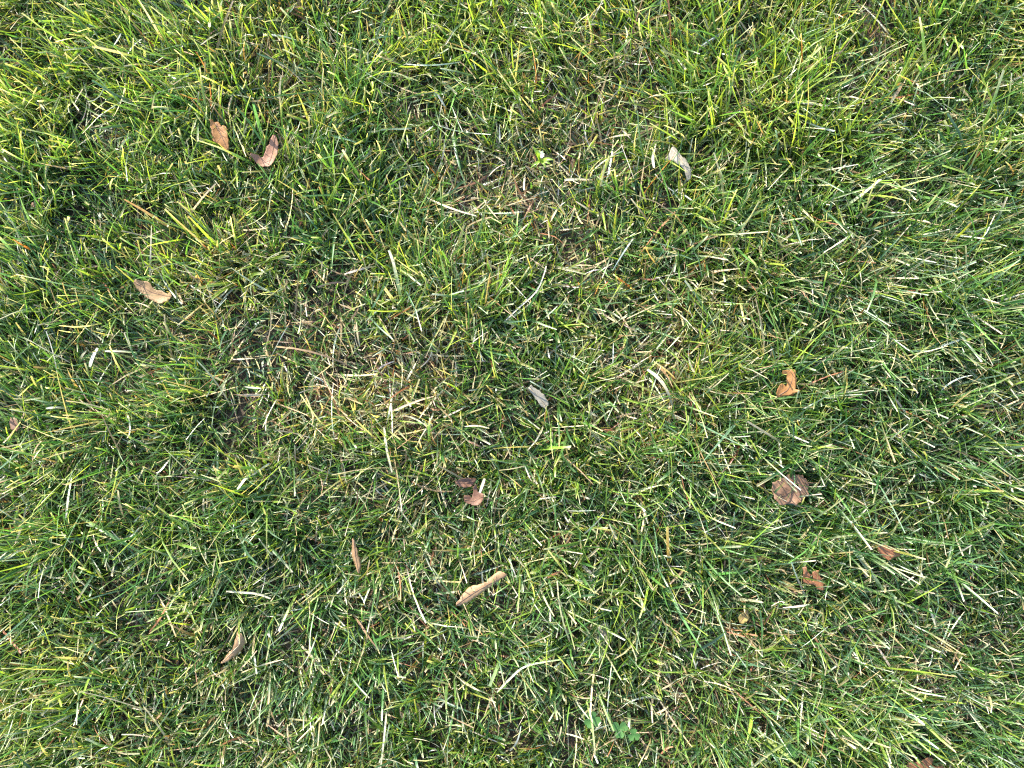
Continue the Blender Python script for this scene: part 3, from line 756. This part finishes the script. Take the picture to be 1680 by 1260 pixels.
def leaflet_mesh(r):
    V, F = [], []
    n = 5
    for i in range(n + 1):
        t = i / n
        w = r * 0.62 * math.sin(min(1, t * 1.15 + .05) * math.pi * 0.62) * (1 if t < .8 else 1 - (t - .8) * 1.6)
        for s in (-1, -.5, 0, .5, 1):
            yy = r * 1.15 * t - (r * .16 if (s == 0 and i == n) else 0) - r * .10 * abs(s) * t
            V.append((s * w, yy, 0.22 * abs(s) * w + 0.05 * r * t))
    for i in range(n):
        for j in range(4):
            a = i * 5 + j; F.append((a, a + 1, a + 6, a + 5))
    me = bpy.data.meshes.new('leaflet'); me.from_pydata(V, [], F)
    for p in me.polygons: p.use_smooth = True
    me.materials.append(M_CLOVER)
    return me
LEAFLET = leaflet_mesh(0.008)
def clover(label, heads):
    p0 = at(*heads[0][:2], 0.0)
    root = bpy.data.objects.new('clover_plant', None); C.objects.link(root); root.empty_display_size = .01
    root.location = (p0.x, p0.y, float(ground_z(p0.x, p0.y))); tag(root, label, 'clover', 'clover plants in the lawn')
    for (px, py, z, sc, rot) in heads:
        h = at(px, py, z * 1e-3) - root.location
        b = Vector((h.x * .3, h.y * .3 - .004, 0.0))
        tube_mesh('stem', [b, b.lerp(h, .5) + Vector((0, 0, .004)), h - Vector((0, 0, .0004))], .0006, .0005, M_CLOVER, root)
        for k in range(3):
            o = bpy.data.objects.new('leaflet', LEAFLET); C.objects.link(o); o.parent = root
            o.location = h; o.scale = (sc,) * 3
            o.rotation_euler = (random.uniform(-.1, .25), random.uniform(-.15, .15), rot + k * 2 * math.pi / 3)
clover('clover with two bright green leaflets showing beside a wide yellowish blade', [(1296, 1234, 26, 1.0, .4), (1330, 1246, 20, .9, 1.3)])
clover('clover with several leaves under two thin straight blades', [(1016, 1196, 25, .95, 1.0), (972, 1180, 22, 1.0, .2), (1040, 1206, 26, .7, 2.2)])
clover('clover with dark leaflets in dense long green grass', [(1508, 1178, 25, .9, .7), (1540, 1172, 22, .9, 1.9)])

def white_weed():
    p0 = at(884, 262, 0.0)
    root = bpy.data.objects.new('flowering_weed', None); C.objects.link(root); root.empty_display_size = .01
    root.location = (p0.x, p0.y, float(ground_z(p0.x, p0.y))); tag(root, 'tiny lime-green weed with a white flower in the withered grass', 'weed')
    c = at(886, 264, .029) - root.location
    tube_mesh('stem', [Vector((0, 0, 0)), c * .5 + Vector((.001, 0, 0)), c], .0008, .0007, M_CLOVER, root)
    for (px, py, z, W) in [(874, 240, 42, 3), (882, 246, 41, 2.6), (908, 262, 38, 3.4), (904, 270, 36, 3.2), (896, 276, 33, 2.6), (870, 276, 30, 2.5), (880, 272, 36, 3)]:
        e = at(px, py, z * 1e-3) - root.location
        V = np.zeros((1, 6, 3, 3)); Cc = np.zeros((1, 6, 3, 3)) + np.array((.27, .40, .045))
        d = (e - c).normalized(); s = d.cross(Vector((0, 0, 1))).normalized()
        for i in range(6):
            t = i / 5; p = c.lerp(e, t) + Vector((0, 0, .004 * math.sin(math.pi * t)))
            w = W * 5e-4 * (math.sin(math.pi * (0.15 + .8 * t)))
            V[0, i, 0] = p - s * w; V[0, i, 1] = p - Vector((0, 0, w * .5)); V[0, i, 2] = p + s * w
        o = bpy.data.objects.new('leaf', mesh_from('leaf', [(V, Cc)], M_GRASS)); C.objects.link(o); o.parent = root
    m, nt, p, out = new_mat('white_petal')
    p.inputs['Base Color'].default_value = (.50, .54, .34, 1); p.inputs['Roughness'].default_value = .6
    h = at(888, 254, .033) - root.location
    bm = bmesh.new()
    for k in range(7):
        a = k * 2 * math.pi / 7 + .3; d = Vector((math.cos(a), math.sin(a), .25 + .3 * (k % 2))).normalized(); s = Vector((-math.sin(a), math.cos(a), 0))
        L_ = .0034 + .0008 * (k % 3)
        q = [h + d * L_ * t + s * w * .0013 + Vector((0, 0, -.0006 * abs(w))) for t, w in ((.05, -.3), (.05, .3), (.6, 1), (1, .4), (1, -.4), (.6, -1))]
        bm.faces.new([bm.verts.new(x) for x in q])
    me = bpy.data.meshes.new('flower'); bm.to_mesh(me); bm.free(); me.materials.append(m)
    o = bpy.data.objects.new('flower', me); C.objects.link(o); o.parent = root
    so_ = o.modifiers.new('thick', 'SOLIDIFY'); so_.thickness = .0002
white_weed()
